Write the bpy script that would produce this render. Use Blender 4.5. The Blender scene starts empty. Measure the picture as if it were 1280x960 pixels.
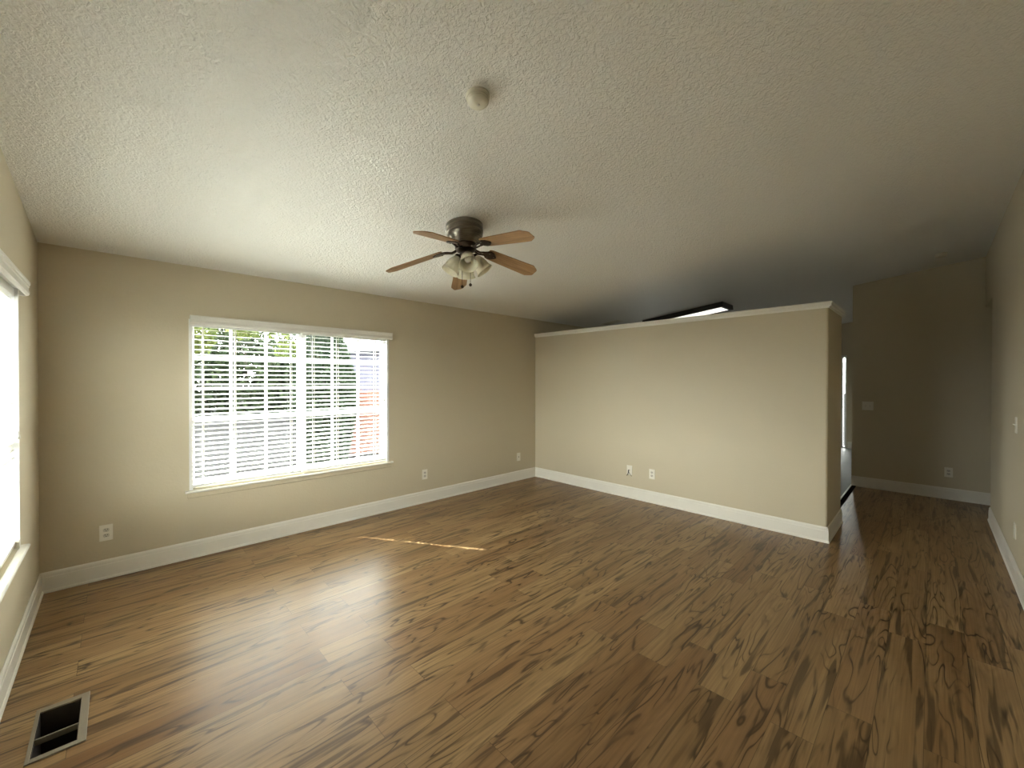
import bpy, bmesh, math, random
from mathutils import Vector, Matrix

S = bpy.context.scene
COL = S.collection
PI = math.pi

# ------------------------------------------------------------------ camera
F_PX, YAW, PITCH, ROLL = 509.7, math.radians(45.842), math.radians(-0.4206), math.radians(0.089)
fw = Vector((math.cos(PITCH) * math.cos(YAW), math.cos(PITCH) * math.sin(YAW), math.sin(PITCH)))
rt = Vector((math.sin(YAW), -math.cos(YAW), 0))
up = rt.cross(fw)
rt2 = rt * math.cos(ROLL) + up * math.sin(ROLL)
up2 = -rt * math.sin(ROLL) + up * math.cos(ROLL)
cam_d = bpy.data.cameras.new('camera')
cam_d.sensor_width = 36.0
cam_d.lens = F_PX * 36.0 / 1280.0
cam_d.clip_start = 0.02
cam_d.clip_end = 400
cam = bpy.data.objects.new('camera', cam_d)
COL.objects.link(cam)
M = Matrix.Identity(4)
for i in range(3):
    M[i][0], M[i][1], M[i][2] = rt2[i], up2[i], -fw[i]
M[0][3], M[1][3], M[2][3] = 0.0, 0.0, 1.45
cam.matrix_world = M
S.camera = cam

# ------------------------------------------------------------------ world, sun, exposure
SKY_STRENGTH = 16.0
SUN_STRENGTH = 27.0
w = bpy.data.worlds.new('sky')
S.world = w
w.use_nodes = True
bgn = w.node_tree.nodes['Background']
bgn.inputs[0].default_value = (1.0, 0.985, 0.94, 1)
bgn.inputs[1].default_value = SKY_STRENGTH

sd = bpy.data.lights.new('sun', 'SUN')
sd.energy = SUN_STRENGTH
sd.angle = math.radians(0.53)
sd.color = (1.0, 0.97, 0.92)
sun = bpy.data.objects.new('sun', sd)
COL.objects.link(sun)
EL = math.radians(44.3)
to_sun = Vector((-0.5315 * math.cos(EL), 0.847 * math.cos(EL), math.sin(EL)))
sun.rotation_euler = to_sun.to_track_quat('Z', 'Y').to_euler()
sun.location = (-6, 14, 14)

S.view_settings.view_transform = 'Standard'
S.view_settings.look = 'None'
S.view_settings.gamma = 1.0
S.view_settings.use_curve_mapping = False
S.view_settings.exposure = 0.90
S.cycles.max_bounces = 16
S.cycles.diffuse_bounces = 8
S.cycles.glossy_bounces = 4
S.cycles.transparent_max_bounces = 16
S.cycles.use_denoising = True
S.cycles.sample_clamp_indirect = 0.0


def portal(name, loc, normal, sx, sy):
    d = bpy.data.lights.new(name, 'AREA')
    d.shape = 'RECTANGLE'
    d.size, d.size_y = sx, sy
    d.cycles.is_portal = True
    o = bpy.data.objects.new(name, d)
    COL.objects.link(o)
    o.location = loc
    o.rotation_euler = Vector(normal).to_track_quat('-Z', 'Z').to_euler()


# ------------------------------------------------------------------ room measures (metres)
X0, YA, XB, YE = -0.377, 4.206, 4.579, 0.648      # left wall, window wall, half wall face, half wall end
XC, YD, YC = 7.36, -0.4335, 0.775                 # far hall wall, right wall, end of the far wall
XE = 5.36                                         # back end of the short return wall
XD = 6.55                                         # where the right wall stops at the hallway
XK = 11.4                                         # far kitchen wall
SL = -0.1171


def cz(y):
    return 2.381 + SL * (y - YA)


WX0, WX1, WZ0, WZ1 = 0.424, 2.175, 0.555, 1.95    # opening of window 1
LY0, LY1 = 1.67, 3.418                            # opening of window 2 in the left wall
portal('portal_back', ((WX0 + WX1) / 2, YA + 0.15, (WZ0 + WZ1) / 2), (0, -1, 0), WX1 - WX0, WZ1 - WZ0)
portal('portal_left', (X0 - 0.15, (LY0 + LY1) / 2, (WZ0 + WZ1) / 2), (1, 0, 0), LY1 - LY0, WZ1 - WZ0)
KX0, KX1 = 8.4, 9.05                               # unseen window added in the window wall to brighten the kitchen
portal('portal_added_window', ((KX0 + KX1) / 2, YA + 0.15, (WZ0 + WZ1) / 2), (0, -1, 0), KX1 - KX0, WZ1 - WZ0)
portal('portal_kitchen', (XK + 0.06, 1.33, 1.0), (-1, 0, 0), 0.06, 2.0)


# ------------------------------------------------------------------ node helpers
class NT:
    def __init__(self, name):
        self.m = bpy.data.materials.new(name)
        self.m.use_nodes = True
        self.t = self.m.node_tree
        self.n = self.t.nodes
        self.l = self.t.links
        self.n.clear()
        self.out = self.n.new('ShaderNodeOutputMaterial')

    def new(self, ty, ins=None, **kw):
        nd = self.n.new('ShaderNode' + ty)
        for k, v in kw.items():
            setattr(nd, k, v)
        for k, v in (ins or {}).items():
            self.set(nd.inputs[k], v)
        return nd

    def set(self, sock, v):
        if isinstance(v, bpy.types.NodeSocket):
            self.l.new(v, sock)
        else:
            if hasattr(sock.default_value, '__len__') and len(sock.default_value) == 4 and len(v) == 3:
                v = (*v, 1)
            sock.default_value = v

    def math(self, op, a, b=0.0, c=0.0):
        nd = self.n.new('ShaderNodeMath')
        nd.operation = op
        for i, v in enumerate((a, b, c)):
            self.set(nd.inputs[i], v)
        return nd.outputs[0]

    def mix(self, f, a, b, blend='MIX'):
        nd = self.n.new('ShaderNodeMix')
        nd.data_type = 'RGBA'
        nd.blend_type = blend
        self.set(nd.inputs[0], f)
        self.set(nd.inputs[6], a)
        self.set(nd.inputs[7], b)
        return nd.outputs[2]

    def ramp(self, f, stops):
        nd = self.n.new('ShaderNodeValToRGB')
        e = nd.color_ramp.elements
        while len(e) < len(stops):
            e.new(0.5)
        for i, (p, c) in enumerate(stops):
            e[i].position = p
            e[i].color = (*c, 1)
        self.set(nd.inputs[0], f)
        return nd.outputs[0]

    def noise(self, vec, scale, detail=2.0, rough=0.5, dist=0.0):
        nd = self.new('TexNoise', {'Vector': vec, 'Scale': scale, 'Detail': detail, 'Roughness': rough, 'Distortion': dist})
        return nd.outputs[0]

    def pos(self):
        return self.new('NewGeometry').outputs['Position']

    def obj(self):
        return self.new('TexCoord').outputs['Object']

    def bump(self, h, strength, dist):
        return self.new('Bump', {'Height': h, 'Strength': strength, 'Distance': dist}).outputs[0]

    def bsdf(self, **kw):
        nd = self.n.new('ShaderNodeBsdfPrincipled')
        for k, v in kw.items():
            self.set(nd.inputs[k.replace('_', ' ')], v)
        self.l.new(nd.outputs[0], self.out.inputs[0])
        return nd


def plain(name, col, rough=0.5, metal=0.0, var=0.06, scale=9.0, spec=0.5):
    t = NT(name)
    n = t.noise(t.obj(), scale, 3)
    f = t.math('MULTIPLY', t.math('SUBTRACT', n, 0.5), var * 2)
    c = t.mix(1.0, col, t.new('CombineColor', {0: t.math('ADD', 1.0, f), 1: t.math('ADD', 1.0, f), 2: t.math('ADD', 1.0, f)}).outputs[0], 'MULTIPLY')
    t.bsdf(Base_Color=c, Roughness=rough, Metallic=metal, Specular_IOR_Level=spec)
    return t.m


def painted(name, col, rough, bscale, bstr, bdist):
    t = NT(name)
    p = t.pos()
    a = t.noise(p, bscale, 2, 0.5, 0.4)
    v = t.noise(p, 0.9, 2)
    c = t.mix(t.math('MULTIPLY', v, 0.12), col, tuple(x * 0.82 for x in col))
    t.bsdf(Base_Color=c, Roughness=rough, Normal=t.bump(a, bstr, bdist), Specular_IOR_Level=0.4)
    return t.m


def ceiling_mat():
    t = NT('textured_ceiling_paint')
    p = t.pos()
    a = t.noise(p, 58, 2.5, 0.55, 0.9)
    b = t.noise(p, 24, 1.5, 0.5, 0.6)
    h = t.math('ADD', t.math('MULTIPLY', t.new('MapRange', {0: a, 1: 0.36, 2: 0.66}).outputs[0], 0.7), t.math('MULTIPLY', b, 0.5))
    t.bsdf(Base_Color=(0.785, 0.772, 0.73), Roughness=0.42, Normal=t.bump(h, 0.55, 0.010), Specular_IOR_Level=0.5)
    return t.m


def floor_mat():
    PW, PL = 0.1525, 1.215
    t = NT('laminate_wood_planks')
    p = t.new('SeparateXYZ', {0: t.pos()})
    x, y = p.outputs[0], p.outputs[1]
    ry = t.math('DIVIDE', t.math('SUBTRACT', y, 1.844 - PW * 40), PW)
    row = t.math('FLOOR', ry)
    fy = t.math('FRACT', ry)
    odd = t.math('MODULO', row, 2.0)
    group = t.math('FLOOR', t.math('DIVIDE', row, 4.0))
    off = t.math('ADD', t.math('MULTIPLY', odd, 0.292), t.math('MULTIPLY', t.math('FRACT', t.math('MULTIPLY', group, 0.377)), 0.0))
    rx = t.math('DIVIDE', t.math('ADD', t.math('SUBTRACT', x, off), 10 * PL - 0.778), PL)
    colm = t.math('FLOOR', rx)
    fx = t.math('FRACT', rx)
    wn = t.new('TexWhiteNoise', {'Vector': t.new('CombineXYZ', {0: row, 1: colm, 2: 3.7}).outputs[0]}, noise_dimensions='3D')
    r1 = t.new('SeparateColor', {0: wn.outputs['Color']})
    ra, rb, rc = r1.outputs[0], r1.outputs[1], r1.outputs[2]
    # plank space: metres along and across, moved to its own piece of grain
    lx = t.math('ADD', x, t.math('MULTIPLY', ra, 37.0))
    ly = t.math('ADD', y, t.math('MULTIPLY', rb, 23.0))
    lz = t.math('MULTIPLY', rc, 19.0)

    def pv(sx, sy, dz=0.0):
        return t.new('CombineXYZ', {0: t.math('MULTIPLY', lx, sx), 1: t.math('MULTIPLY', ly, sy), 2: t.math('ADD', lz, dz)}).outputs[0]
    wob = t.noise(pv(2.2, 4.0, 3.0), 1.0, 2)
    base = t.noise(pv(1.15, 8.5), 1.0, 2.0, 0.5, 0.55)             # long stretched figure
    rings = t.math('FRACT', t.math('ADD', t.math('MULTIPLY', base, 9.0), t.math('MULTIPLY', wob, 0.8)))
    ringd = t.math('ABSOLUTE', t.math('SUBTRACT', rings, 0.5))     # 0 on the grain line
    line = t.new('MapRange', {0: ringd, 1: 0.0, 2: 0.13, 3: 1.0, 4: 0.0}, interpolation_type='SMOOTHSTEP').outputs[0]
    soft = t.new('MapRange', {0: ringd, 1: 0.0, 2: 0.5, 3: 1.0, 4: 0.0}).outputs[0]
    gate = t.new('MapRange', {0: t.noise(pv(2.3, 10.0, 8.0), 1.0, 2, 0.55), 1: 0.40, 2: 0.58}, interpolation_type='SMOOTHSTEP').outputs[0]
    fine = t.noise(pv(1.6, 120.0, 5.0), 1.0, 3, 0.55)
    streak = t.new('MapRange', {0: t.noise(pv(1.9, 27.0, 11.0), 1.0, 2, 0.5, 0.7), 1: 0.545, 2: 0.66}, interpolation_type='SMOOTHSTEP').outputs[0]
    broad = t.noise(pv(0.9, 6.0, 14.0), 1.0, 2)
    tone = t.math('ADD', t.math('MULTIPLY', rc, 0.28), t.math('MULTIPLY', broad, 0.92))
    col = t.ramp(tone, [(0.25, (0.185, 0.103, 0.042)), (0.5, (0.295, 0.182, 0.083)), (0.8, (0.40, 0.265, 0.130))])
    red = t.new('MapRange', {0: ra, 1: 0.55, 2: 1.0}).outputs[0]
    col = t.mix(t.math('MULTIPLY', red, 0.42), col, (0.205, 0.092, 0.038))
    col = t.mix(t.math('MULTIPLY', soft, 0.22), col, (0.12, 0.07, 0.035))
    col = t.mix(t.math('MULTIPLY', t.math('MULTIPLY', line, gate), 0.85), col, (0.040, 0.022, 0.012))
    col = t.mix(t.math('MULTIPLY', streak, 0.66), col, (0.045, 0.026, 0.014))
    col = t.mix(t.math('MULTIPLY', t.math('SUBTRACT', fine, 0.33), 0.95), col, (0.10, 0.058, 0.03))
    # seams
    ey = t.math('MULTIPLY', t.math('MINIMUM', fy, t.math('SUBTRACT', 1.0, fy)), PW)
    ex = t.math('MULTIPLY', t.math('MINIMUM', fx, t.math('SUBTRACT', 1.0, fx)), PL)
    e = t.math('MINIMUM', ey, ex)
    seam = t.new('MapRange', {0: e, 1: 0.0004, 2: 0.0016, 3: 1.0, 4: 0.0}).outputs[0]
    col = t.mix(t.math('MULTIPLY', seam, 0.6), col, (0.03, 0.018, 0.01))
    h = t.math('SUBTRACT', t.math('MULTIPLY', fine, 0.10), seam)
    rough = t.math('ADD', 0.25, t.math('MULTIPLY', fine, 0.10))
    t.bsdf(Base_Color=col, Roughness=rough, Normal=t.bump(h, 0.25, 0.0012), Specular_IOR_Level=0.21)
    return t.m


def glass_mat():
    t = NT('clear_window_glass')
    g = t.new('NewGeometry')
    dt = t.new('VectorMath', {0: g.outputs['Incoming'], 1: g.outputs['Normal']}, operation='DOT_PRODUCT')
    k = t.math('SUBTRACT', 1.0, t.math('ABSOLUTE', dt.outputs['Value']))
    fr = t.math('ADD', 0.025, t.math('MULTIPLY', t.math('POWER', k, 5.0), 0.9))
    tr = t.new('BsdfTransparent', {'Color': (0.93, 0.96, 0.95)})
    gl = t.new('BsdfGlossy', {'Roughness': 0.0})
    mx = t.new('MixShader', {0: fr, 1: tr.outputs[0], 2: gl.outputs[0]})
    t.l.new(mx.outputs[0], t.out.inputs[0])
    return t.m


def leaf_mat(name, c1, c2, trans=0.35):
    t = NT(name)
    n = t.noise(t.pos(), 3.0, 3)
    c = t.mix(t.new('MapRange', {0: n, 1: 0.35, 2: 0.65}).outputs[0], c1, c2)
    d = t.new('BsdfDiffuse', {'Color': c})
    tl = t.new('BsdfTranslucent', {'Color': c})
    mx = t.new('MixShader', {0: trans, 1: d.outputs[0], 2: tl.outputs[0]})
    t.l.new(mx.outputs[0], t.out.inputs[0])
    return t.m


def blade_mat():
    t = NT('fan_blade_wood')
    o = t.new('SeparateXYZ', {0: t.obj()})
    v = t.new('CombineXYZ', {0: t.math('MULTIPLY', o.outputs[0], 3.0), 1: t.math('MULTIPLY', o.outputs[1], 45.0), 2: o.outputs[2]}).outputs[0]
    n = t.noise(v, 1.0, 4, 0.6, 0.7)
    c = t.ramp(n, [(0.3, (0.24, 0.135, 0.062)), (0.55, (0.36, 0.215, 0.105)), (0.75, (0.44, 0.285, 0.150))])
    t.bsdf(Base_Color=c, Roughness=0.38)
    return t.m


def pewter_mat():
    t = NT('antique_pewter')
    o = t.new('SeparateXYZ', {0: t.obj()})
    v = t.new('CombineXYZ', {0: o.outputs[0], 1: o.outputs[1], 2: t.math('MULTIPLY', o.outputs[2], 30.0)}).outputs[0]
    n = t.noise(v, 12.0, 3, 0.6)
    c = t.ramp(n, [(0.3, (0.10, 0.085, 0.065)), (0.7, (0.26, 0.235, 0.195))])
    t.bsdf(Base_Color=c, Roughness=0.30, Metallic=0.9)
    return t.m


def siding_mat():
    t = NT('lavender_lap_siding')
    z = t.new('SeparateXYZ', {0: t.pos()}).outputs[2]
    f = t.math('FRACT', t.math('DIVIDE', z, 0.18))
    l = t.new('MapRange', {0: f, 1: 0.0, 2: 0.12, 3: 1.0, 4: 0.0}).outputs[0]
    c = t.mix(t.math('MULTIPLY', l, 0.35), (0.038, 0.037, 0.056), (0.022, 0.022, 0.034))
    t.bsdf(Base_Color=c, Roughness=0.8)
    return t.m


def shade_glass_mat():
    t = NT('frosted_shade_glass')
    n = t.noise(t.obj(), 14.0, 3, 0.6, 1.2)
    c = t.ramp(n, [(0.35, (0.78, 0.75, 0.62)), (0.7, (0.92, 0.90, 0.80))])
    d = t.new('BsdfPrincipled', {'Base Color': c, 'Roughness': 0.25})
    tl = t.new('BsdfTranslucent', {'Color': c})
    mx = t.new('MixShader', {0: 0.35, 1: d.outputs[0], 2: tl.outputs[0]})
    t.l.new(mx.outputs[0], t.out.inputs[0])
    return t.m


def emit_mat(name, col, s):
    t = NT(name)
    e = t.new('Emission', {'Color': col, 'Strength': s})
    t.l.new(e.outputs[0], t.out.inputs[0])
    return t.m


def ground_mat():
    t = NT('pale_gravel')
    p = t.pos()
    a = t.noise(p, 30, 3, 0.6)
    b = t.noise(p, 0.5, 3)
    c = t.mix(a, (0.011, 0.011, 0.0115), (0.017, 0.017, 0.0175))
    c = t.mix(t.math('MULTIPLY', b, 0.4), c, (0.009, 0.009, 0.0085))
    t.bsdf(Base_Color=c, Roughness=0.95, Specular_IOR_Level=0.0)
    return t.m


def tile_mat():
    t = NT('grey_kitchen_tile')
    p = t.new('SeparateXYZ', {0: t.pos()})
    ex = t.math('ABSOLUTE', t.math('SUBTRACT', t.math('FRACT', t.math('DIVIDE', p.outputs[0], 0.45)), 0.5))
    ey = t.math('ABSOLUTE', t.math('SUBTRACT', t.math('FRACT', t.math('DIVIDE', p.outputs[1], 0.45)), 0.5))
    g = t.new('MapRange', {0: t.math('MAXIMUM', ex, ey), 1: 0.488, 2: 0.494}).outputs[0]
    n = t.noise(t.pos(), 4, 4, 0.6)
    c = t.mix(n, (0.13, 0.13, 0.14), (0.19, 0.19, 0.20))
    c = t.mix(g, c, (0.16, 0.155, 0.15))
    t.bsdf(Base_Color=c, Roughness=0.5, Specular_IOR_Level=0.2)
    return t.m


WALLC = (0.57, 0.505, 0.372)
MT = dict(
    wall=painted('greige_wall_paint', WALLC, 0.55, 55, 0.25, 0.004),
    ceil=ceiling_mat(),
    floor=floor_mat(),
    trim=plain('white_trim_paint', (0.78, 0.755, 0.69), 0.35, 0, 0.03),
    blind=plain('white_blind_slats', (0.84, 0.84, 0.81), 0.40, 0, 0.02),
    cord=plain('white_blind_cord', (0.80, 0.79, 0.74), 0.8, 0, 0.03),
    darkcord=plain('grey_wand_plastic', (0.30, 0.30, 0.31), 0.3, 0, 0.03),
    vinyl=plain('white_window_vinyl', (0.82, 0.82, 0.81), 0.35, 0, 0.02),
    valance=plain('white_valance', (0.76, 0.745, 0.70), 0.35, 0, 0.03),
    glass=glass_mat(),
    plate=plain('white_wall_plate', (0.80, 0.77, 0.69), 0.3, 0, 0.02),
    slot=plain('dark_slot', (0.05, 0.045, 0.04), 0.6, 0, 0.02),
    socket=plain('grey_socket_face', (0.58, 0.55, 0.49), 0.35, 0, 0.02),
    black=plain('black_frame', (0.015, 0.014, 0.013), 0.35, 0, 0.05),
    coax=plain('black_coax_cable', (0.03, 0.028, 0.026), 0.5, 0, 0.05),
    pewter=pewter_mat(),
    bronze=plain('dark_bronze', (0.075, 0.055, 0.042), 0.35, 0.8, 0.2, 40),
    blade=blade_mat(),
    shade=shade_glass_mat(),
    bulb=plain('frosted_bulb', (0.85, 0.83, 0.76), 0.3, 0, 0.02),
    led=emit_mat('led_diffuser', (1.0, 0.96, 0.86), 0.9),
    detector=plain('aged_white_plastic', (0.66, 0.63, 0.52), 0.4, 0, 0.03),
    ventmetal=plain('tan_vent_metal', (0.24, 0.205, 0.155), 0.45, 0.3, 0.1),
    duct=plain('dark_duct', (0.035, 0.025, 0.018), 0.7, 0.2, 0.1),
    strip=plain('dark_threshold', (0.012, 0.010, 0.009), 0.9, 0, 0.05, 9.0, 0.0),
    tile=tile_mat(),
    ground=ground_mat(),
    siding=siding_mat(),
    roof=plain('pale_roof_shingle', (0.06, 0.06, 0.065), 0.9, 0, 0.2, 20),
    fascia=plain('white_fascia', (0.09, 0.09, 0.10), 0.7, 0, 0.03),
    fence=plain('redwood_fence', (0.145, 0.066, 0.050), 0.85, 0, 0.15, 12),
    bark=plain('grey_bark', (0.05, 0.042, 0.034), 0.9, 0, 0.3, 15),
    dark_leaf=leaf_mat('dark_green_leaf', (0.016, 0.024, 0.014), (0.034, 0.045, 0.024), 0.2),
    tree_leaf=leaf_mat('evergreen_leaf', (0.018, 0.028, 0.018), (0.030, 0.042, 0.026), 0.15),
    lime_leaf=leaf_mat('lime_leaf', (0.055, 0.075, 0.022), (0.09, 0.105, 0.032), 0.5),
)


# ------------------------------------------------------------------ mesh helpers
def link(name, bm, mat, parent=None, smooth=False):
    me = bpy.data.meshes.new(name)
    bmesh.ops.recalc_face_normals(bm, faces=bm.faces)
    if smooth:
        for f in bm.faces:
            f.smooth = True
    bm.to_mesh(me)
    bm.free()
    me.materials.append(MT[mat])
    o = bpy.data.objects.new(name, me)
    COL.objects.link(o)
    if smooth:
        me.set_sharp_from_angle(angle=math.radians(38))
    if parent:
        o.parent = parent
    return o


def thing(name, label, cat, loc=(0, 0, 0), group=None, rot=None):
    o = bpy.data.objects.new(name, None)
    o.empty_display_size = 0.1
    COL.objects.link(o)
    o.location = loc
    if rot is not None:
        o.rotation_euler = rot
    o['label'], o['category'] = label, cat
    if group:
        o['group'] = group
    return o


def tag(o, label, cat, group=None):
    o['label'], o['category'] = label, cat
    if group:
        o['group'] = group
    return o


def struct(o, label=None):
    o['kind'] = 'structure'
    if label:
        o['label'] = label
    return o


def sempty(name, loc=(0, 0, 0)):
    o = bpy.data.objects.new(name, None)
    o.empty_display_size = 0.1
    COL.objects.link(o)
    o.location = loc
    return struct(o)


def box(bm, a, b, bevel=0.0):
    x0, y0, z0 = a
    x1, y1, z1 = b
    vs = [bm.verts.new(v) for v in ((x0, y0, z0), (x1, y0, z0), (x1, y1, z0), (x0, y1, z0), (x0, y0, z1), (x1, y0, z1), (x1, y1, z1), (x0, y1, z1))]
    fs = [bm.faces.new([vs[i] for i in q]) for q in ((3, 2, 1, 0), (4, 5, 6, 7), (0, 1, 5, 4), (1, 2, 6, 5), (2, 3, 7, 6), (3, 0, 4, 7))]
    if bevel:
        es = list({e for f in fs for e in f.edges})
        bmesh.ops.bevel(bm, geom=es, offset=bevel, segments=2, affect='EDGES', profile=0.6)


def hexa(bm, lo, hi):
    """prism between two 4-corner loops"""
    v0 = [bm.verts.new(p) for p in lo]
    v1 = [bm.verts.new(p) for p in hi]
    bm.faces.new(v0[::-1])
    bm.faces.new(v1)
    for i in range(len(lo)):
        j = (i + 1) % len(lo)
        bm.faces.new((v0[i], v0[j], v1[j], v1[i]))


def extrude_profile(bm, prof, p0, p1, out, upv=(0, 0, 1), m0=0.0, m1=0.0):
    """profile points (distance out, height) swept from p0 to p1; m0/m1 mitre slope per metre out"""
    p0, p1, out, upv = Vector(p0), Vector(p1), Vector(out), Vector(upv)
    d = (p1 - p0).normalized()
    lo = [p0 + out * a + upv * b + d * (m0 * a) for a, b in prof]
    hi = [p1 + out * a + upv * b - d * (m1 * a) for a, b in prof]
    hexa(bm, lo, hi)


def lathe(bm, prof, seg=28, mat=None, cap0=True, cap1=True):
    """prof: list of (radius, z); transformed by mat"""
    mat = mat or Matrix.Identity(4)
    rings = []
    for r, z in prof:
        if r < 1e-6:
            rings.append([bm.verts.new(mat @ Vector((0, 0, z)))])
        else:
            rings.append([bm.verts.new(mat @ Vector((r * math.cos(2 * PI * i / seg), r * math.sin(2 * PI * i / seg), z))) for i in range(seg)])
    for a, b in zip(rings, rings[1:]):
        for i in range(seg):
            j = (i + 1) % seg
            if len(a) == 1 and len(b) == 1:
                continue
            if len(a) == 1:
                bm.faces.new((a[0], b[j], b[i]))
            elif len(b) == 1:
                bm.faces.new((a[i], a[j], b[0]))
            else:
                bm.faces.new((a[i], a[j], b[j], b[i]))
    if cap0 and len(rings[0]) > 1:
        bm.faces.new(rings[0][::-1])
    if cap1 and len(rings[-1]) > 1:
        bm.faces.new(rings[-1])


def tube(bm, pts, r, seg=8, r1=None):
    pts = [Vector(p) for p in pts]
    n = len(pts)
    prev = None
    ref = Vector((0.3, 0.5, 0.81))
    rings = []
    for i, p in enumerate(pts):
        d = (pts[min(i + 1, n - 1)] - pts[max(i - 1, 0)]).normalized()
        a = d.cross(ref)
        if a.length < 1e-3:
            a = d.cross(Vector((1, 0, 0)))
        a.normalize()
        b = d.cross(a)
        rr = r if r1 is None else r + (r1 - r) * i / (n - 1)
        rings.append([bm.verts.new(p + (a * math.cos(2 * PI * k / seg) + b * math.sin(2 * PI * k / seg)) * rr) for k in range(seg)])
    for A, B in zip(rings, rings[1:]):
        for i in range(seg):
            j = (i + 1) % seg
            bm.faces.new((A[i], A[j], B[j], B[i]))
    bm.faces.new(rings[0][::-1])
    bm.faces.new(rings[-1])


def NB():
    return bmesh.new()


# ------------------------------------------------------------------ setting: floors
TW = 0.14                                  # outer wall thickness
VX0, VX1, VY0, VY1 = -0.243, -0.118, 2.385, 2.690    # duct opening in the floor
b = NB()
box(b, (X0 - TW, YD - 2.2, -0.12), (VX0, YA + TW, 0))
box(b, (VX1, YD - 2.2, -0.12), (XB + 0.06, YA + TW, 0))
box(b, (VX0, YD - 2.2, -0.12), (VX1, VY0, 0))
box(b, (VX0, VY1, -0.12), (VX1, YA + TW, 0))
box(b, (XB + 0.06, YD - 2.2, -0.12), (XC + 0.05, 0.735, 0))
struct(link('floor', b, 'floor'))
b = NB()
box(b, (XB + 0.06, 0.735, -0.12), (XK + TW, YA + TW, 0))
struct(link('floor_kitchen', b, 'tile'))

# ceiling: one slope rising from the window wall
b = NB()
ya, yb = YA + TW, YD - 2.3
hexa(b, [(X0 - TW, yb, cz(yb)), (XK + TW, yb, cz(yb)), (XK + TW, ya, cz(ya)), (X0 - TW, ya, cz(ya))],
     [(X0 - TW, yb, cz(yb) + 0.2), (XK + TW, yb, cz(yb) + 0.2), (XK + TW, ya, cz(ya) + 0.2), (X0 - TW, ya, cz(ya) + 0.2)])
struct(link('ceiling', b, 'ceil'))


def wall_y(bm, x0, x1, y0, y1, z0=0.0, z1=None):
    """wall piece with its top running up into the sloped ceiling"""
    t0 = cz(y0) + 0.03 if z1 is None else z1
    t1 = cz(y1) + 0.03 if z1 is None else z1
    hexa(bm, [(x0, y0, z0), (x1, y0, z0), (x1, y1, z0), (x0, y1, z0)], [(x0, y0, t0), (x1, y0, t0), (x1, y1, t1), (x0, y1, t1)])


# window wall
b = NB()
wall_y(b, X0 - TW, WX0, YA, YA + TW)
wall_y(b, WX1, KX0, YA, YA + TW)
wall_y(b, KX1, XK + TW, YA, YA + TW)
wall_y(b, KX0, KX1, YA, YA + TW, 0, WZ0)
hexa(b, [(KX0, YA, WZ1), (KX1, YA, WZ1), (KX1, YA + TW, WZ1), (KX0, YA + TW, WZ1)],
     [(KX0, YA, cz(YA) + .03), (KX1, YA, cz(YA) + .03), (KX1, YA + TW, cz(YA + TW) + .03), (KX0, YA + TW, cz(YA + TW) + .03)])
wall_y(b, WX0, WX1, YA, YA + TW, 0, WZ0)
hexa(b, [(WX0, YA, WZ1), (WX1, YA, WZ1), (WX1, YA + TW, WZ1), (WX0, YA + TW, WZ1)],
     [(WX0, YA, cz(YA) + .03), (WX1, YA, cz(YA) + .03), (WX1, YA + TW, cz(YA + TW) + .03), (WX0, YA + TW, cz(YA + TW) + .03)])
struct(link('wall_back', b, 'wall'))
# left wall
b = NB()
wall_y(b, X0 - TW, X0, YD - 0.14, LY0)
wall_y(b, X0 - TW, X0, LY1, YA)
wall_y(b, X0 - TW, X0, LY0, LY1, 0, WZ0)
hexa(b, [(X0 - TW, LY0, WZ1), (X0, LY0, WZ1), (X0, LY1, WZ1), (X0 - TW, LY1, WZ1)],
     [(X0 - TW, LY0, cz(LY0) + .03), (X0, LY0, cz(LY0) + .03), (X0, LY1, cz(LY1) + .03), (X0 - TW, LY1, cz(LY1) + .03)])
struct(link('wall_left', b, 'wall'))
# right wall with the header over the hallway
b = NB()
wall_y(b, X0 - TW, XD, YD - 0.12, YD)
hexa(b, [(XD, YD - .12, 2.33), (XC, YD - .12, 2.33), (XC, YD, 2.33), (XD, YD, 2.33)],
     [(XD, YD - .12, cz(YD - .12) + .03), (XC, YD - .12, cz(YD - .12) + .03), (XC, YD, cz(YD) + .03), (XD, YD, cz(YD) + .03)])
struct(link('wall_right', b, 'wall'))
# far hall wall
b = NB()
wall_y(b, XC, XC + 0.12, YD - 2.2, YC)
struct(link('wall_far', b, 'wall'))
# hallway enclosure
b = NB()
wall_y(b, XD - 0.12, XD, YD - 2.2, YD - 0.12)
wall_y(b, XD - 0.12, XC + 0.12, YD - 2.32, YD - 2.2)
struct(link('wall_hallway', b, 'wall'))
# kitchen enclosure
b = NB()
wall_y(b, XC + 0.12, XK + TW, YC - 0.12, YC)
KD0, KD1, KZ = 1.29, 2.65, 2.02
wall_y(b, XK, XK + TW, YC, KD0)
wall_y(b, XK, XK + TW, KD1, YA)
hexa(b, [(XK, KD0, KZ), (XK + TW, KD0, KZ), (XK + TW, KD1, KZ), (XK, KD1, KZ)],
     [(XK, KD0, cz(KD0) + .03), (XK + TW, KD0, cz(KD0) + .03), (XK + TW, KD1, cz(KD1) + .03), (XK, KD1, cz(KD1) + .03)])
struct(link('wall_kitchen', b, 'wall'))
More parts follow.
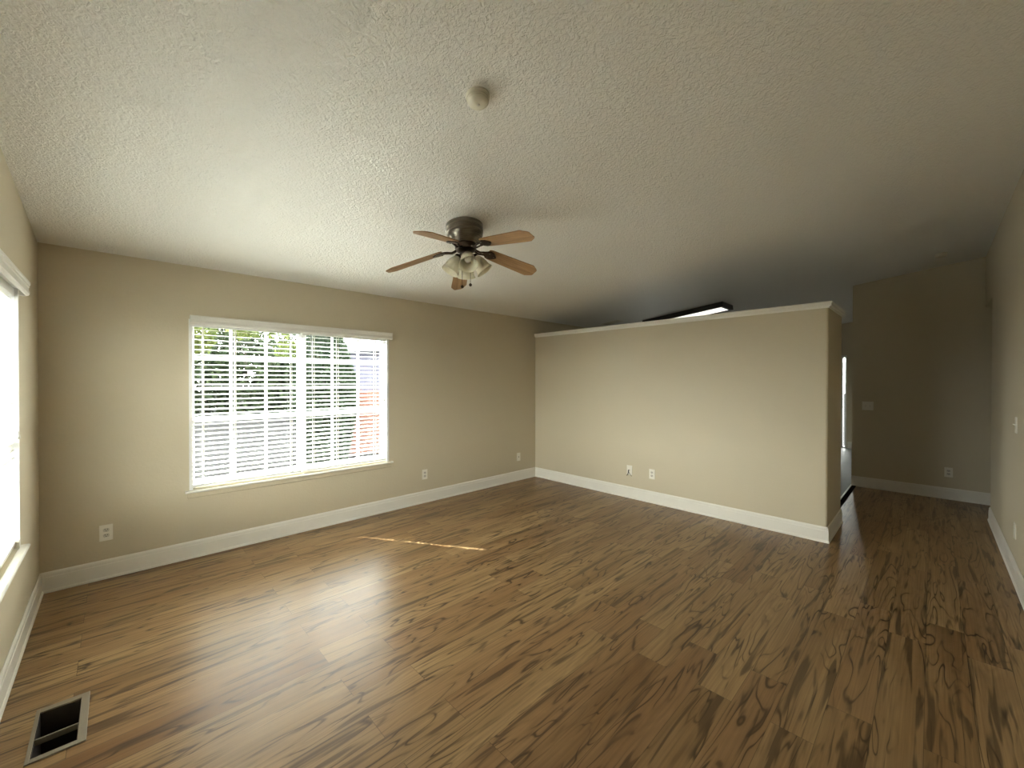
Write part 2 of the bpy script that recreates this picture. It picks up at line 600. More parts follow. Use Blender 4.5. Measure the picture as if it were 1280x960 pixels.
# half-height dividing wall with its short return, rounded outer corner
ZP = 2.115
b = NB()
R = 0.02
prof = [(XB, YA)]
for k in range(6):
    a = PI + (PI / 2) * k / 5
    prof.append((XB + R + R * math.cos(a), YE + R + R * math.sin(a)))
for k in range(6):
    a = 1.5 * PI + (PI / 2) * k / 5
    prof.append((XE - R + R * math.cos(a), YE + R + R * math.sin(a)))
prof += [(XE, YE + 0.12), (XB + 0.12, YE + 0.12), (XB + 0.12, YA)]
lo = [b.verts.new((x, y, 0)) for x, y in prof]
hi = [b.verts.new((x, y, ZP)) for x, y in prof]
for i in range(len(prof)):
    j = (i + 1) % len(prof)
    b.faces.new((lo[i], lo[j], hi[j], hi[i]))
b.faces.new(hi)
b.faces.new(lo[::-1])
bmesh.ops.triangulate(b, faces=[f for f in b.faces if len(f.verts) > 4])
struct(link('wall_partition', b, 'wall', smooth=True))


# cap moulding of the half wall
def ring_trim(bm, o0, o1, z0, z1, inner=True):
    """L shaped band lying over the half wall, overhanging by o0 (bottom) and o1 (top)"""
    def loop(o, z):
        return [(XB - o, YA - 0.001, z), (XB - o, YE - o, z), (XE + o, YE - o, z), (XE + o, YE + 0.12 + o, z), (XB + 0.12 + o, YE + 0.12 + o, z), (XB + 0.12 + o, YA - 0.001, z)]
    v0 = [bm.verts.new(p) for p in loop(o0, z0)]
    v1 = [bm.verts.new(p) for p in loop(o1, z1)]
    for i in range(6):
        j = (i + 1) % 6
        bm.faces.new((v0[i], v0[j], v1[j], v1[i]))
    for vs in (v0, v1):
        bm.faces.new((vs[0], vs[1], vs[4], vs[5]))
        bm.faces.new((vs[1], vs[2], vs[3], vs[4]))


b = NB()
ring_trim(b, 0.008, 0.010, ZP - 0.004, ZP + 0.010)
ring_trim(b, 0.024, 0.024, ZP + 0.010, ZP + 0.014)
ring_trim(b, 0.024, 0.022, ZP + 0.014, ZP + 0.036)
ring_trim(b, 0.030, 0.030, ZP + 0.036, ZP + 0.042)
ring_trim(b, 0.030, 0.024, ZP + 0.042, ZP + 0.050)
struct(link('trim_1', b, 'trim'), 'white cap moulding along the top of the half wall')
# dark threshold between the wood and the kitchen tile
b = NB()
box(b, (XE + 0.001, 0.722, 0), (XC - 0.001, 0.768, 0.007), 0.002)
struct(link('trim_2', b, 'strip'), 'dark threshold strip where wood meets kitchen tile')
b = NB()
box(b, (XE + 0.001, 0.769, 0), (XC + 0.1, 0.785, 0.010), 0.002)
struct(link('trim_3', b, 'vinyl'), 'pale metal edge along the kitchen tile')

# baseboards
BP = [(0, 0), (0.019, 0), (0.019, 0.010), (0.015, 0.018), (0.0125, 0.020), (0.0125, 0.104), (0.010, 0.108), (0.010, 0.126), (0.007, 0.134), (0.003, 0.140), (0, 0.140)]


def baseboard(name, runs):
    bm = NB()
    for p0, p1, out, m0, m1 in runs:
        extrude_profile(bm, BP, p0, p1, out, m0=m0, m1=m1)
    return struct(link(name, bm, 'trim'))


baseboard('baseboard_back', [((X0, YA, 0), (XB, YA, 0), (0, -1, 0), 1, 1)])
baseboard('baseboard_left', [((X0, YD, 0), (X0, YA, 0), (1, 0, 0), 1, 1)])
baseboard('baseboard_partition', [((XB, YE, 0), (XB, YA, 0), (-1, 0, 0), -1, 1), ((XB, YE, 0), (XE, YE, 0), (0, -1, 0), -1, 0)])
baseboard('baseboard_right', [((X0, YD, 0), (XD, YD, 0), (0, 1, 0), 1, 0)])
baseboard('baseboard_far', [((XC, YD - 2.0, 0), (XC, YC, 0), (-1, 0, 0), 0, 0)])
baseboard('baseboard_kitchen', [((XK, YC, 0), (XK, KD0 - 0.02, 0), (-1, 0, 0), 0, 0)])


# ------------------------------------------------------------------ windows
def window(name, origin, ax, inw, width, mull, sashes):
    """a window set into a wall: origin = lower corner of the opening on the inner wall face, ax = along, inw = into the room"""
    ax, inw = Vector(ax), Vector(inw)
    root = sempty(name, origin)

    def L(u, d, z):
        return ax * u + inw * d + Vector((0, 0, z))

    def bx(bm, u0, u1, d0, d1, z0, z1):
        lo = [L(u0, d0, z0), L(u1, d0, z0), L(u1, d1, z0), L(u0, d1, z0)]
        hi = [L(u0, d0, z1), L(u1, d0, z1), L(u1, d1, z1), L(u0, d1, z1)]
        hexa(bm, lo, hi)
    H = WZ1 - WZ0
    W = width
    # jamb liner with a rounded edge standing a little proud of the wall
    bm = NB()
    for u0, u1 in ((0, 0.024), (W - 0.024, W)):
        bx(bm, u0, u1, -0.075, 0.004, 0.0, H)
    bx(bm, 0, W, -0.075, 0.004, H - 0.012, H)
    link('jamb', bm, 'vinyl', root)
    # outer frame and mullion
    bm = NB()
    d0, d1 = -0.135, -0.076
    bx(bm, 0, 0.034, d0, d1, 0, H)
    bx(bm, W - 0.034, W, d0, d1, 0, H)
    bx(bm, 0.034, W - 0.034, d0, d1, 0, 0.045)
    bx(bm, 0.034, W - 0.034, d0, d1, H - 0.04, H)
    if mull:
        bx(bm, mull[0], mull[1], d0, -0.080, 0.045, H - 0.04)
    link('window_frame', bm, 'vinyl', root)
    zm = 1.12 - WZ0
    for u0, u1 in sashes:
        s = NB()
        bx(s, u0, u1, -0.128, -0.084, zm - 0.022, zm + 0.022)          # meeting rail
        bx(s, u0, u0 + 0.012, -0.122, -0.090, 0.045, H - 0.04)
        if not mull or u1 > mull[1]:
            bx(s, u1 - 0.012, u1, -0.122, -0.090, 0.045, H - 0.04)
        so = link('sash', s, 'vinyl', root)
        m = NB()
        for k in (1, 2):
            u = u0 + (u1 - u0) * k / 3
            bx(m, u - 0.010, u + 0.010, -0.116, -0.096, 0.045, H - 0.04)
            zz = zm + (H - 0.04 - zm) * k / 3
            bx(m, u0, u1, -0.115, -0.097, zz - 0.010, zz + 0.010)
        link('muntin_grid', m, 'vinyl', so)
        g = NB()
        bx(g, u0, u1, -0.108, -0.104, 0.045, H - 0.04)
        link('pane', g, 'glass', so)
    # stool board and apron
    bm = NB()
    pr = [(-0.076, -0.004), (0.028, -0.004), (0.034, 0.001), (0.036, 0.006), (0.034, 0.011), (0.028, 0.015), (-0.076, 0.015)]
    extrude_profile(bm, [(a, z - 0.018) for a, z in pr], L(-0.026, 0, 0), L(W + 0.040, 0, 0), inw)
    link('window_sill', bm, 'trim', root)
    bm = NB()
    extrude_profile(bm, [(0, -0.066), (0.008, -0.066), (0.012, -0.060), (0.012, -0.023), (0, -0.023)], L(-0.012, 0, 0), L(W + 0.022, 0, 0), inw)
    link('apron', bm, 'wall', root)
    return root


window('window_1', (WX0, YA, WZ0), (1, 0, 0), (0, -1, 0), WX1 - WX0, (1.270 - WX0, 1.330 - WX0), [(0.034, 1.270 - WX0), (1.330 - WX0, WX1 - WX0 - 0.034)])
window('window_2', (X0, LY0, WZ0), (0, 1, 0), (1, 0, 0), LY1 - LY0, (0.842, 0.906), [(0.034, 0.842), (0.906, LY1 - LY0 - 0.034)])

window('added_window', (KX0, YA, WZ0), (1, 0, 0), (0, -1, 0), KX1 - KX0, None, [(0.034, KX1 - KX0 - 0.034)])  # added behind the half wall, out of view, to light the kitchen ceiling


# ------------------------------------------------------------------ blinds
PITCH_S, TILT, DEPTH = 0.0415, math.radians(9), 0.0505


def blind(label, origin, ax, inw, u0, u1, ladders, cord_u=None, wand_u=None, group=None, cord_end=1.16, brackets=()):
    """2 inch slatted blind hanging inside the opening; origin on the wall face at floor level"""
    ax, inw = Vector(ax), Vector(inw)
    root = thing('window_blind', label, 'blind', Vector(origin) + ax * ((u0 + u1) / 2) + Vector((0, 0, WZ0)), group)
    base = Vector(origin) - root.location
    DC = -0.036

    def L(u, d, z):
        return base + ax * u + inw * d + Vector((0, 0, z))

    def bx(bm, a0, a1, d0, d1, z0, z1):
        hexa(bm, [L(a0, d0, z0), L(a1, d0, z0), L(a1, d1, z0), L(a0, d1, z0)], [L(a0, d0, z1), L(a1, d0, z1), L(a1, d1, z1), L(a0, d1, z1)])
    bm = NB()
    bx(bm, u0, u1, DC - 0.027, DC + 0.027, 1.895, 1.936)
    link('headrail', bm, 'blind', root)
    bm = NB()
    z = 1.872
    zs = []
    c, s = math.cos(TILT), math.sin(TILT)
    while z > 0.612:
        zs.append(z)
        pts = []
        for q, h in ((-0.5, 0.0), (-0.25, 0.0010), (0, 0.0014), (0.25, 0.0010), (0.5, 0.0)):
            pts.append((q * DEPTH, h))
        poly = [(a, h + 0.0013) for a, h in pts] + [(a, h - 0.0013) for a, h in reversed(pts)]
        prof = [(DC + a * c + h * s, z - a * s + h * c) for a, h in poly]
        v0 = [bm.verts.new(L(u0, d, zz)) for d, zz in prof]
        v1 = [bm.verts.new(L(u1, d, zz)) for d, zz in prof]
        n = len(prof)
        for i in range(n):
            j = (i + 1) % n
            bm.faces.new((v0[i], v0[j], v1[j], v1[i]))
        bm.faces.new(v0[::-1])
        bm.faces.new(v1)
        z -= PITCH_S
    link('slats', bm, 'blind', root)
    bm = NB()
    bx(bm, u0, u1, DC - 0.025, DC + 0.025, 0.574, 0.592)
    link('bottom_rail', bm, 'blind', root)
    for u in ladders:
        bm = NB()
        for d in (-0.0262, 0.0262):
            bx(bm, u - 0.003, u + 0.003, DC + d - 0.0006, DC + d + 0.0006, 0.585, 1.90)
        bx(bm, u + 0.007, u + 0.0095, DC - 0.001, DC + 0.001, 0.585, 1.90)
        link('ladder_cord', bm, 'cord', root)
    if cord_u is not None:
        bm = NB()
        for q in (-0.0035, 0.0035):
            tube(bm, [L(cord_u + q, DC + 0.031, 1.90), L(cord_u + q, DC + 0.033, 1.5), L(cord_u + q * 0.3, DC + 0.033, cord_end)], 0.0013, 6)
        lc = link('lift_cord', bm, 'cord', root)
        bm = NB()
        p = L(cord_u, DC + 0.036, cord_end)
        lathe(bm, [(0.003, 0.012), (0.006, 0.008), (0.010, -0.008), (0.013, -0.022), (0.011, -0.030), (0.004, -0.033)], 14, Matrix.Translation(p))
        link('tassel', bm, 'cord', lc, True)
    if wand_u is not None:
        bm = NB()
        tube(bm, [L(wand_u, DC + 0.034, 1.90), L(wand_u, DC + 0.036, 1.86), L(wand_u + 0.012, DC + 0.037, 1.27)], 0.0036, 6)
        link('tilt_wand', bm, 'darkcord', root)
    for u in brackets:
        bm = NB()
        bx(bm, u - 0.012, u + 0.004, DC + 0.004, DC + 0.040, 0.5525, 0.556)
        bx(bm, u - 0.002, u + 0.002, DC + 0.004, DC + 0.040, 0.556, 0.600)
        link('hold_down_bracket', bm, 'socket', root)
    return root


G = 'slatted blinds in the window wall'
blind('open white slatted blind at left of the window wall window, green trees behind', (0, YA, 0), (1, 0, 0), (0, -1, 0), 0.4485, 1.269, [0.520, 0.746, 1.193], group=G)
blind('open white slatted blind with hanging wand, red fence showing behind it', (0, YA, 0), (1, 0, 0), (0, -1, 0), 1.286, 2.1475, [1.395, 1.627, 2.030], cord_u=2.118, wand_u=1.362, group=G, cord_end=1.25)
blind('white slatted blind cut off at the left edge of the photo', (X0, 0, 0), (0, 1, 0), (1, 0, 0), LY0 + 0.026, LY1 - 0.028, [1.76, 2.25, 2.80, 3.30], cord_u=3.374, brackets=(LY1 - 0.032,), cord_end=1.17)

VAL = [(0, 0), (0.0, 0.074), (0.046, 0.074), (0.046, 0.062), (0.042, 0.058), (0.042, 0.048), (0.039, 0.044), (0.039, 0.028), (0.043, 0.024), (0.043, 0.012), (0.038, 0.004), (0.030, 0.0), (0.028, 0.066), (0.004, 0.066)]


def valance(label, origin, ax, inw, u0, u1):
    root = thing('blind_valance', label, 'valance', Vector(origin) + Vector(ax) * ((u0 + u1) / 2) + Vector((0, 0, 1.905)))
    base = Vector(origin) - root.location
    a, o = Vector(ax), Vector(inw)
    bm = NB()
    front = [(0.030, 0.0), (0.038, 0.004), (0.043, 0.012), (0.043, 0.024), (0.039, 0.028), (0.039, 0.044), (0.042, 0.048), (0.042, 0.058), (0.046, 0.062), (0.046, 0.074), (0.030, 0.074)]
    extrude_profile(bm, [(x, z + 1.905) for x, z in front], base + a * u0, base + a * u1, o)
    link('face_board', bm, 'valance', root)
    for ua, ub in ((u0, u0 + 0.012), (u1 - 0.012, u1)):
        bm = NB()
        extrude_profile(bm, [(0.005, 1.905), (0.030, 1.905), (0.030, 1.979), (0.005, 1.979)], base + a * ua, base + a * ub, o)
        link('end_return', bm, 'valance', root)
    return root


valance('long white moulded valance above the window wall blinds', (0, YA, 0), (1, 0, 0), (0, -1, 0), 0.430, 2.200)
valance('white moulded valance at the left edge of the photo', (X0, 0, 0), (0, 1, 0), (1, 0, 0), LY0 - 0.03, LY1 + 0.0)


# ------------------------------------------------------------------ wall plates
def wall_frame(p, n):
    """matrix with local x along the wall, y up, z out of the wall"""
    n = Vector(n)
    u = Vector((0, 0, 1)).cross(n)
    m = Matrix.Identity(4)
    for i in range(3):
        m[i][0], m[i][1], m[i][2], m[i][3] = u[i], (0, 0, 1)[i], n[i], p[i]
    return m


def plate_bm(wd, ht, holes=()):
    bm = NB()
    box(bm, (-wd / 2, -ht / 2, 0.0), (wd / 2, ht / 2, 0.0062), 0.0028)
    return bm


def outlet(label, p, n, group='outlet plates'):
    root = thing('wall_outlet', label, 'outlet', group=group)
    root.matrix_world = wall_frame(p, n)
    link('cover_plate', plate_bm(0.072, 0.117), 'plate', root)
    for s in (-1, 1):
        bm = NB()
        pts = []
        for k in range(24):
            a = 2 * PI * k / 24
            pts.append((0.0168 * math.cos(a), max(-0.0125, min(0.0125, 0.0168 * math.sin(a)))))
        hexa(bm, [(x, y + s * 0.0195, 0.0055) for x, y in pts], [(x, y + s * 0.0195, 0.0080) for x, y in pts])
        rc = link('receptacle', bm, 'socket', root)
        bm = NB()
        for x, h in ((-0.0065, 0.0085), (0.0065, 0.007)):
            box(bm, (x - 0.0013, s * 0.0195 + 0.001, 0.0078), (x + 0.0013, s * 0.0195 + 0.001 + h, 0.0084))
        lathe(bm, [(0.0026, 0.0078), (0.0026, 0.0084)], 10, Matrix.Translation((0, s * 0.0195 - 0.0065, 0)))
        link('slots', bm, 'slot', rc)
    bm = NB()
    lathe(bm, [(0.003, 0.006), (0.003, 0.0072), (0.0015, 0.0078)], 10)
    link('screw', bm, 'plate', root, True)
    return root


def switch(label, p, n, gangs):
    wd = 0.072 + (gangs - 1) * 0.046
    root = thing('light_switch', label, 'light switch')
    root.matrix_world = wall_frame(p, n)
    link('cover_plate', plate_bm(wd, 0.117), 'plate', root)
    for g in range(gangs):
        x = (g - (gangs - 1) / 2) * 0.046
        bm = NB()
        box(bm, (x - 0.0055, -0.012, 0.0060), (x + 0.0055, 0.012, 0.0072))
        link('switch_slot', bm, 'socket', root)
        bm = NB()
        hexa(bm, [(x - 0.0045, -0.006, 0.006), (x + 0.0045, -0.006, 0.006), (x + 0.0045, 0.006, 0.006), (x - 0.0045, 0.006, 0.006)],
             [(x - 0.004, 0.003, 0.020), (x + 0.004, 0.003, 0.020), (x + 0.004, 0.010, 0.018), (x - 0.004, 0.010, 0.018)])
        link('toggle', bm, 'plate', root)
        for yy in (-0.030, 0.030):
            bm = NB()
            lathe(bm, [(0.0028, 0.006), (0.0028, 0.0070), (0.0015, 0.0076)], 10, Matrix.Translation((x, yy, 0)))
            link('screw', bm, 'plate', root, True)
    return root


outlet('white outlet low on the window wall, left of the window', (-0.056, YA, 0.336), (0, -1, 0))
outlet('white outlet low on the window wall, just right of the window', (2.635, YA, 0.336), (0, -1, 0))
outlet('white outlet on the half wall, right of the plate with black cable', (XB, 2.316, 0.343), (-1, 0, 0))
outlet('shadowed outlet low on the dark far wall by the hallway', (XC, -0.150, 0.332), (-1, 0, 0))
switch('double light switch on the dark far wall', (XC, 0.608, 1.119), (-1, 0, 0), 2)
switch('light switch on the right wall at the photo edge', (4.715, YD, 1.133), (0, 1, 0), 1)
# phone plate near the corner
root = thing('phone_jack_plate', 'narrow-looking white jack plate on the window wall, nearest the corner', 'wall plate')
root.matrix_world = wall_frame((4.217, YA, 0.342), (0, -1, 0))
link('cover_plate', plate_bm(0.072, 0.117), 'plate', root)
bm = NB()
box(bm, (-0.009, -0.012, 0.006), (0.009, 0.010, 0.0085), 0.001)
jk = link('jack', bm, 'socket', root)
bm = NB()
box(bm, (-0.005, -0.006, 0.0083), (0.005, 0.004, 0.0089))
link('jack_port', bm, 'slot', jk)
# blank plate low on the right wall
root = thing('blank_plate', 'plain white plate low on the right wall under the switch', 'wall plate')
root.matrix_world = wall_frame((4.72, YD, 0.36), (0, 1, 0))
link('cover_plate', plate_bm(0.072, 0.117), 'plate', root)
for yy in (-0.042, 0.042):
    bm = NB()
    lathe(bm, [(0.003, 0.006), (0.003, 0.0070), (0.0015, 0.0076)], 10, Matrix.Translation((0, yy, 0)))
    link('screw', bm, 'socket', root, True)
# cable plate with a short black coax tail
root = thing('cable_plate', 'white plate on the half wall with a short black cable hanging out', 'wall plate')
root.matrix_world = wall_frame((XB, 2.613, 0.345), (-1, 0, 0))
link('cover_plate', plate_bm(0.072, 0.117), 'plate', root)
bm = NB()
lathe(bm, [(0.0075, 0.006), (0.0075, 0.009), (0.0048, 0.009), (0.0048, 0.020)], 12)
link('connector', bm, 'socket', root, True)
bm = NB()
tube(bm, [(0, 0, 0.016), (0.001, 0.006, 0.024), (0.001, 0.0, 0.030), (-0.001, -0.022, 0.030), (-0.008, -0.042, 0.026), (-0.018, -0.058, 0.022), (-0.032, -0.068, 0.016)], 0.0042, 8)
tube(bm, [(0.001, -0.010, 0.030), (0.010, -0.032, 0.026), (0.024, -0.052, 0.020), (0.036, -0.070, 0.012)], 0.0022, 8)
link('cable', bm, 'coax', root, True)

# ------------------------------------------------------------------ floor vent
root = thing('floor_vent', 'open floor vent with dark duct near the left wall', 'floor vent', ((VX0 + VX1) / 2, (VY0 + VY1) / 2, 0))
cx, cy = (VX1 - VX0) / 2, (VY1 - VY0) / 2
bm = NB()
o_ = 0.024
box(bm, (-cx - 0.012, -cy - o_, 0.0), (-cx, cy + 0.03, 0.006), 0.0015)
box(bm, (cx, -cy - o_, 0.0), (cx + 0.026, cy + 0.03, 0.006), 0.0015)
box(bm, (-cx, -cy - o_, 0.0), (cx, -cy, 0.006), 0.0015)
box(bm, (-cx, cy, 0.0), (cx, cy + 0.03, 0.006), 0.0015)
link('frame', bm, 'ventmetal', root)
bm = NB()
box(bm, (-cx, -0.034, -0.022), (cx, -0.030, 0.002))
link('divider', bm, 'ventmetal', root)
bm = NB()
tk = 0.002
for a, c in (((-cx, -cy), (-cx + tk, cy)), ((cx - tk, -cy), (cx, cy)), ((-cx, -cy), (cx, -cy + tk)), ((-cx, cy - tk), (cx, cy))):
    box(bm, (a[0], a[1], -0.30), (c[0], c[1], -0.001))
box(bm, (-cx, -cy, -0.302), (cx, cy, -0.30))
link('duct', bm, 'duct', root)

# ------------------------------------------------------------------ things on the sloped ceiling
SLOPE = Matrix.Rotation(math.atan(SL), 4, 'X')


def on_ceiling(x, y):
    return Matrix.Translation((x, y, cz(y))) @ SLOPE


def smoke_detector(label, x, y, r, group=None):
    root = thing('smoke_detector', label, 'smoke detector', group=group)
    root.matrix_world = on_ceiling(x, y)
    k = r / 0.055
    bm = NB()
    lathe(bm, [(0.058 * k, 0), (0.058 * k, -0.008), (0.054 * k, -0.010), (0.054 * k, -0.014)], 36, cap0=False)
    link('mounting_plate', bm, 'detector', root, True)
    bm = NB()
    lathe(bm, [(0.0505 * k, -0.013), (0.053 * k, -0.017), (0.053 * k, -0.022), (0.050 * k, -0.024), (0.050 * k, -0.026), (0.052 * k, -0.028), (0.051 * k, -0.032), (0.044 * k, -0.038), (0.030 * k, -0.042), (0, -0.043)], 36)
    link('cover', bm, 'detector', root, True)
    bm = NB()
    lathe(bm, [(0.0065, -0.042), (0.0065, -0.0455), (0.004, -0.0465), (0, -0.0465)], 12)
    link('test_button', bm, 'socket', root, True)
    return root


smoke_detector('round white smoke detector on the ceiling near the fan', 1.150, 1.405, 0.050)
smoke_detector('small smoke detector on the dim ceiling before the hallway', 6.62, -0.06, 0.050)

# small ceiling vent beyond the half wall
root = thing('ceiling_vent', 'small flat vent on the kitchen ceiling just above the half wall', 'vent')
root.matrix_world = on_ceiling(5.98, 3.75)
bm = NB()
box(bm, (-0.09, -0.16, -0.008), (0.09, 0.16, 0.0), 0.003)
link('frame', bm, 'detector', root)
bm = NB()
for k in range(7):
    x = -0.066 + k * 0.022
    box(bm, (x - 0.003, -0.14, -0.012), (x + 0.003, 0.14, -0.0075))
link('louvres', bm, 'socket', root)

# black framed kitchen ceiling light
root = thing('ceiling_light', 'black-framed rectangular ceiling light beyond the half wall', 'ceiling light')
root.matrix_world = on_ceiling(6.60, 2.78)
hx, hy, th = 0.225, 0.64, 0.075
bm = NB()
box(bm, (-hx, -hy, -th), (-hx + 0.045, hy, 0.0), 0.004)
box(bm, (hx - 0.045, -hy, -th), (hx, hy, 0.0), 0.004)
box(bm, (-hx + 0.045, -hy, -th), (hx - 0.045, -hy + 0.045, 0.0), 0.004)
box(bm, (-hx + 0.045, hy - 0.045, -th), (hx - 0.045, hy, 0.0), 0.004)
link('frame', bm, 'black', root)
bm = NB()
box(bm, (-hx + 0.046, -hy + 0.046, -th + 0.010), (hx - 0.046, hy - 0.046, -th + 0.016))
link('diffuser', bm, 'led', root)

# ------------------------------------------------------------------ ceiling fan (hugger, follows the slope)
fan = thing('ceiling_fan', 'five-blade ceiling fan with pewter motor and four bell light shades', 'ceiling fan')
fan.matrix_world = on_ceiling(1.835, 2.396)
bm = NB()
lathe(bm, [(0.128, 0.0), (0.135, -0.006), (0.136, -0.030), (0.131, -0.034), (0.131, -0.040), (0.136, -0.044), (0.135, -0.064), (0.129, -0.069), (0.129, -0.075), (0.132, -0.080), (0.126, -0.096), (0.113, -0.116), (0.097, -0.134), (0.084, -0.150), (0, -0.150)], 48)
link('motor_housing', bm, 'pewter', fan, True)
bm = NB()
lathe(bm, [(0.066, -0.149), (0.078, -0.153), (0.080, -0.176), (0.072, -0.192), (0.050, -0.202), (0.0, -0.203)], 40)
link('rotor_hub', bm, 'bronze', fan, True)
bm = NB()
lathe(bm, [(0.026, -0.202), (0.033, -0.210), (0.034, -0.226), (0.046, -0.231), (0.050, -0.240), (0.048, -0.256), (0.034, -0.266), (0.014, -0.272), (0.010, -0.284), (0, -0.286)], 32)
link('switch_housing', bm, 'pewter', fan, True)
PH = 1.038
BZ = -0.153
SAG = 0.222
for k in range(5):
    a = PH + k * 2 * PI / 5
    rot = Matrix.Rotation(a, 4, 'Z')
    pit = Matrix.Translation((0, 0, BZ)) @ Matrix.Rotation(SAG, 4, 'Y') @ Matrix.Rotation(math.radians(-12), 4, 'X')
    # blade: slim root, clipped corners at the tip
    bm = NB()
    out = [(0.180, -0.046), (0.200, -0.054), (0.560, -0.068), (0.606, -0.040), (0.613, -0.030), (0.613, 0.030), (0.606, 0.040), (0.560, 0.068), (0.200, 0.054), (0.180, 0.046)]
    mtx = rot @ pit
    hexa(bm, [(x, y, -0.003) for x, y in out], [(x, y, 0.003) for x, y in out])
    bo = link('blade', bm, 'blade', fan)
    bo.matrix_parent_inverse = Matrix.Identity(4)
    bo.matrix_local = mtx
    # blade iron: arm from the hub spreading into a shield under the blade
    bm = NB()
    arm = [(0.062, 0.0, -0.012), (0.090, 0.0, -0.020), (0.115, 0.0, -0.024), (0.140, 0.0, -0.014), (0.165, 0.0, -0.007)]
    for s in (-1, 1):
        tube(bm, [(x, s * (0.010 + 0.10 * max(0, x - 0.10)), z) for x, y, z in arm], 0.007, 8)
    sh = [(0.150, -0.014), (0.172, -0.030), (0.195, -0.040), (0.222, -0.034), (0.246, -0.016), (0.258, 0.0), (0.246, 0.016), (0.222, 0.034), (0.195, 0.040), (0.172, 0.030), (0.150, 0.014)]
    hexa(bm, [(x, y, -0.0105) for x, y in sh], [(x, y, -0.0032) for x, y in sh])
    bi = link('blade_iron', bm, 'bronze', bo)
    for x, y in ((0.19, 0.022), (0.19, -0.022), (0.235, 0.0)):
        bm = NB()
        lathe(bm, [(0.006, -0.0100), (0.006, -0.0130), (0.003, -0.0150), (0, -0.0150)], 10, Matrix.Translation((x, y, 0)))
        link('blade_screw', bm, 'pewter', bo, True)
# light kit: four bells, one turned to the camera corner
view = math.atan2(-2.396, -1.835)
for k in range(4):
    a = view + 0.06 + k * PI / 2
    rot = Matrix.Rotation(a, 4, 'Z')
    tilt = Matrix.Rotation(math.radians(-33), 4, 'Y')      # local -Z leans outwards
    base = rot @ Matrix.Translation((0.052, 0, -0.232)) @ tilt
    bm = NB()
    tube(bm, [rot @ Vector(p) for p in ((0.030, 0, -0.234), (0.042, 0, -0.226), (0.052, 0, -0.232))], 0.010, 10)
    lathe(bm, [(0.012, 0.006), (0.024, 0.0), (0.028, -0.010), (0.028, -0.028), (0.024, -0.030)], 24, base)
    fit = link('shade_fitter', bm, 'bronze', fan, True)
    bm = NB()
    op = [(0.024, -0.010), (0.030, -0.024), (0.041, -0.042), (0.050, -0.066), (0.054, -0.090), (0.056, -0.112), (0.062, -0.130), (0.068, -0.140)]
    prof = op + [(r - 0.003, z) for r, z in reversed(op)]
    lathe(bm, prof, 36, base, cap0=False, cap1=False)
    shd = link('light_shade', bm, 'shade', fan, True)
    bm = NB()
    lathe(bm, [(0.012, -0.028), (0.013, -0.044), (0.020, -0.062), (0.024, -0.078), (0.021, -0.092), (0.012, -0.101), (0, -0.103)], 18, base)
    link('bulb', bm, 'bulb', shd, True)
for ang, ln, nm in ((view + 0.45, 0.190, 'fan'), (view - 0.55, 0.200, 'light')):
    p = Vector((0.049 * math.cos(ang), 0.049 * math.sin(ang), -0.266))
    dn = SLOPE.inverted() @ Vector((0, 0, -1))
    bm = NB()
    o2 = Vector((math.cos(ang), math.sin(ang), 0)) * 0.012
    tube(bm, [p - o2, p + o2, p + o2 + dn * 0.01, p + o2 + dn * ln], 0.0016, 6)
    ch = link('pull_chain', bm, 'bronze', fan, True)
    bm = NB()
    lathe(bm, [(0.0, 0.011), (0.007, 0.009), (0.011, 0.002), (0.011, -0.003), (0.007, -0.010), (0, -0.012)], 14, Matrix.Translation(p + o2 + dn * (ln + 0.008)))
    link('chain_knob', bm, 'bronze', ch, True)

# ------------------------------------------------------------------ kitchen door: glass sidelight seen through the opening, solid leaf added to cut daylight
d1 = sempty('door_1', (XK + 0.05, KD0, 0))
bm = NB()
for y0, y1 in ((0.0, 0.028), (0.064, 0.110), (1.31, 1.36)):
    box(bm, (-0.04, y0, 0.0), (0.04, y1, KZ))
box(bm, (-0.04, 0.014, KZ - 0.05), (0.04, 1.31, KZ))
box(bm, (-0.04, 0.014, 0.0), (0.04, 1.31, 0.03))
link('door_frame', bm, 'vinyl', d1)
bm = NB()
box(bm, (0.0, 0.014, 0.03), (0.005, 0.064, KZ - 0.05))
link('sidelight_pane', bm, 'glass', d1)
bm = NB()
box(bm, (-0.022, 0.113, 0.032), (0.022, 1.307, KZ - 0.052), 0.002)
for y0, y1 in ((0.24, 0.64), (0.78, 1.18)):
    for z0, z1 in ((0.25, 0.90), (1.05, 1.80)):
        box(bm, (-0.027, y0, z0), (-0.020, y1, z1), 0.003)
dp = link('unseen_door_panel', bm, 'trim', d1)  # unseen leaf made solid to keep daylight off the tile
bm = NB()
lathe(bm, [(0.026, 0), (0.026, 0.006), (0.010, 0.010), (0.010, 0.035), (0.024, 0.045), (0.027, 0.060), (0.018, 0.070), (0, 0.072)], 20, Matrix.Translation((-0.022, 0.19, 0.95)) @ Matrix.Rotation(-PI / 2, 4, 'Y'))
link('door_knob', bm, 'pewter', dp, True)

# ------------------------------------------------------------------ outdoors
GZ = -0.55
b = NB()
vs = [b.verts.new(p) for p in ((-60, -50, GZ), (90, -50, GZ), (90, 90, GZ), (-60, 90, GZ))]
b.faces.new(vs)
struct(link('ground', b, 'ground'))


